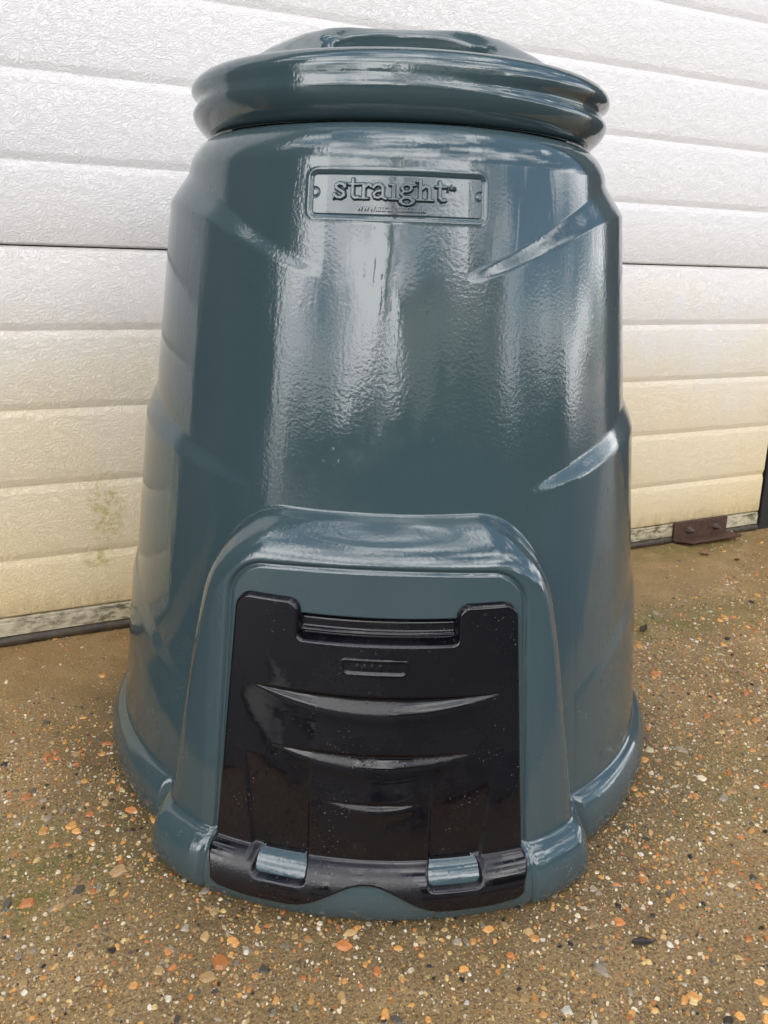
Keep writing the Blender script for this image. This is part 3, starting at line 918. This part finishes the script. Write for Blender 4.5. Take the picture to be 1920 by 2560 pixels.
def leaf_cloud(n_, fn, size):
    P = np.array([fn() for _ in range(n_)])
    A = rs.normal(size=(n_, 3)); A /= np.linalg.norm(A, axis=1)[:, None]
    B = np.cross(A, rs.normal(size=(n_, 3))); B /= np.linalg.norm(B, axis=1)[:, None]
    s = size * rs.uniform(0.6, 1.4, (n_, 1))
    V = np.stack([P - A * s, P + B * s * 0.6, P + A * s, P - B * s * 0.6], 1).reshape(-1, 3)
    return V, np.arange(n_ * 4).reshape(-1, 4)
def hedge_pt():
    x = rs.uniform(-13, 9); t = rs.rand()
    top = 0.88 + 0.16 * math.sin(x * 1.9) + 0.10 * math.sin(x * 5.3 + 1) + 0.07 * math.sin(x * 11)
    if t < 0.35: return (x, -5.0 + rs.uniform(-0.5, 0.3), top + rs.normal(0, 0.05))
    return (x, -4.7 + rs.normal(0, 0.06), rs.uniform(0, top))
V, F = leaf_cloud(34000, hedge_pt, 0.045)
hd = empty('hedge', (0, 0, 0)); tag(hd, 'clipped dark evergreen hedge facing the garage door', 'hedge')
link('foliage', mesh('foliage', V, F), MH, hd, smooth=False)
boxobj('core', [(-13, 9, -5.5, -4.78, 0, 0.72)], MH, hd)

hs = empty('outbuilding', (0, 0, 0)); tag(hs, 'long pale rendered outbuilding with flat roof beyond the hedge', 'outbuilding')
boxobj('wall', [(-4.2, 6.4, -17.0, -12.0, 0, 3.25)], MREN, hs)
boxobj('roof', [(-4.35, 6.55, -17.1, -11.85, 3.255, 3.36)], MTILE, hs)
sw = empty('side_wall', (0, 0, 0)); tag(sw, 'tall dark brick side wall standing left of the garage door', 'wall')
boxobj('brickwork', [(-2.85, -2.60, -1.15, -0.02, 0, 3.3)], MBR, sw)
boxobj('coping', [(-2.88, -2.57, -1.18, -0.02, 3.304, 3.36)], MROOF, sw)
# unseen dark sheet added to darken reflections in the hatch, carrying a pool of rainwater
MSHEET = mat_simple('dark_sheet', (0.012, 0.012, 0.013), (0.030, 0.029, 0.028), 90, 0.45, 0.8, 0.003)
rv = [(-9, -0.15), (-0.13, -0.15), (-0.13, -0.775), (0.57, -1.055), (9, -1.055), (9, -4.3), (-9, -4.3)]
vs = [(x, y, 0.004) for x, y in rv] + [(x, y, -0.01) for x, y in rv]
fs = [(6, 5, 4, 3, 2, 1, 0)] + [(i, (i + 1) % 7, 7 + (i + 1) % 7, 7 + i) for i in range(7)]
tag(link('added_dark_sheet', mesh('added_dark_sheet', vs, fs), MSHEET, smooth=False), kind='structure')
def puddle():
    M = NM('added_puddle_water')
    mt = M.set(Base_Color=(0.02, 0.018, 0.014), Roughness=0.02, IOR=1.5)
    V, F = [], []
    for cx, cy, ax, ay, ph_ in ((-0.22, -0.90, 0.24, 0.050, 0.0), (0.08, -1.01, 0.22, 0.030, 2.0), (-0.25, -1.05, 0.28, 0.045, 4.0), (0.22, -0.965, 0.06, 0.012, 1.0)):
        n_ = 120; b0 = len(V); V.append((cx, cy, 0.0066))
        for lv in (0.6, 0.97, 1.0):
            for i in range(n_):
                a = i / n_ * 2 * math.pi
                w = 1 + 0.18 * math.sin(3 * a + 1 + ph_) + 0.12 * math.sin(7 * a + ph_) + 0.07 * math.sin(17 * a + 2) + 0.04 * math.sin(31 * a + ph_)
                V.append((cx + ax * w * lv * math.cos(a) + 0.15 * ay * math.sin(5 * a), cy + ay * w * lv * math.sin(a), 0.0066 if lv < 0.99 else 0.003))
        F += [(b0, b0 + 1 + i, b0 + 1 + (i + 1) % n_) for i in range(n_)]
        for L_ in range(2):
            b_ = b0 + 1 + L_ * n_
            F += [(b_ + i, b_ + n_ + i, b_ + n_ + (i + 1) % n_, b_ + (i + 1) % n_) for i in range(n_)]
    tag(link('puddle', mesh('puddle', V, F), mt), kind='structure')
puddle()

def bare_tree(x, y, h, seed, label):
    r_ = random.Random(seed)
    V, F = [], []
    def limb(p, d, ln, r0, r1):
        k = 6; n0 = len(V); st = 4
        q = Vector(p); dv = Vector(d)
        for i in range(st + 1):
            t = i / st; rr = r0 + (r1 - r0) * t
            u_ = dv.orthogonal().normalized(); w_ = dv.cross(u_).normalized()
            for j in range(k):
                a = j / k * 2 * math.pi
                V.append(tuple(q + u_ * rr * math.cos(a) + w_ * rr * math.sin(a)))
            if i < st:
                dv = (dv + Vector((r_.gauss(0, .09), r_.gauss(0, .09), r_.gauss(0.02, .06)))).normalized()
                q = q + dv * ln / st
        for i in range(st):
            for j in range(k):
                F.append((n0 + i * k + j, n0 + i * k + (j + 1) % k, n0 + (i + 1) * k + (j + 1) % k, n0 + (i + 1) * k + j))
        return q, dv
    def grow(p, d, ln, r0, lev):
        q, dv = limb(p, d, ln, r0, r0 * 0.62)
        if lev == 0: return
        for _ in range(3 if lev > 1 else 4):
            nd = (dv + Vector((r_.gauss(0, .55), r_.gauss(0, .55), r_.gauss(0.15, .35)))).normalized()
            grow(q, nd, ln * r_.uniform(0.62, 0.85), r0 * 0.55, lev - 1)
    root = empty('bare_tree', (x, y, 0)); tag(root, label, 'tree')
    q, dv = limb((0, 0, -0.1), (0, 0, 1), h * 0.3, h * 0.030, h * 0.022)
    link('trunk', mesh('trunk', V, F), MBARK, root)
    V, F = [], []
    def wrap():
        pass
    for _ in range(5):
        nd = Vector((r_.gauss(0, .5), r_.gauss(0, .5), 0.8)).normalized()
        # grow into fresh lists
        def limb2(*a): pass
        grow_into(q, nd, h * 0.24, h * 0.012, 4, V, F, r_)
    link('crown', mesh('crown', V, F), MBARK, root)

def grow_into(p, d, ln, r0, lev, V, F, r_):
    k = 5; n0 = len(V); st = 4; q = Vector(p); dv = Vector(d)
    for i in range(st + 1):
        t = i / st; rr = r0 * (1 - 0.4 * t)
        u_ = dv.orthogonal().normalized(); w_ = dv.cross(u_).normalized()
        for j in range(k):
            a = j / k * 2 * math.pi
            V.append(tuple(q + u_ * rr * math.cos(a) + w_ * rr * math.sin(a)))
        if i < st:
            dv = (dv + Vector((r_.gauss(0, .12), r_.gauss(0, .12), r_.gauss(0.02, .08)))).normalized()
            q = q + dv * ln / st
    for i in range(st):
        for j in range(k):
            F.append((n0 + i * k + j, n0 + i * k + (j + 1) % k, n0 + (i + 1) * k + (j + 1) % k, n0 + (i + 1) * k + j))
    if lev == 0: return
    for _ in range(3):
        nd = (dv + Vector((r_.gauss(0, .6), r_.gauss(0, .6), r_.gauss(0.1, .4)))).normalized()
        grow_into(q, nd, ln * r_.uniform(0.62, 0.85), r0 * 0.55, lev - 1, V, F, r_)
bare_tree(-3.6, -7.2, 6.0, 3, 'tall bare winter tree behind the hedge, left of the house')
bare_tree(2.9, -8.6, 5.0, 8, 'smaller bare winter tree behind the hedge, right of the house')
bare_tree(-1.4, 6.5, 7.5, 5, 'bare winter tree standing behind the garage building')

# low ivy at the foot of the wall, right of the frame
def ivy_pt():
    return (rs.uniform(1.76, 2.1), rs.uniform(-0.03, 0.015), abs(rs.normal(0, 0.14)))
V, F = leaf_cloud(150, ivy_pt, 0.010)
iv = link('ivy_plant', mesh('ivy_plant', V, F), mat_simple('ivy_green', (0.02, 0.04, 0.01), (0.05, 0.09, 0.03), 40, 0.4), smooth=False)
tag(iv, 'small dark green ivy growing at the wall foot right of the door frame', 'ivy')
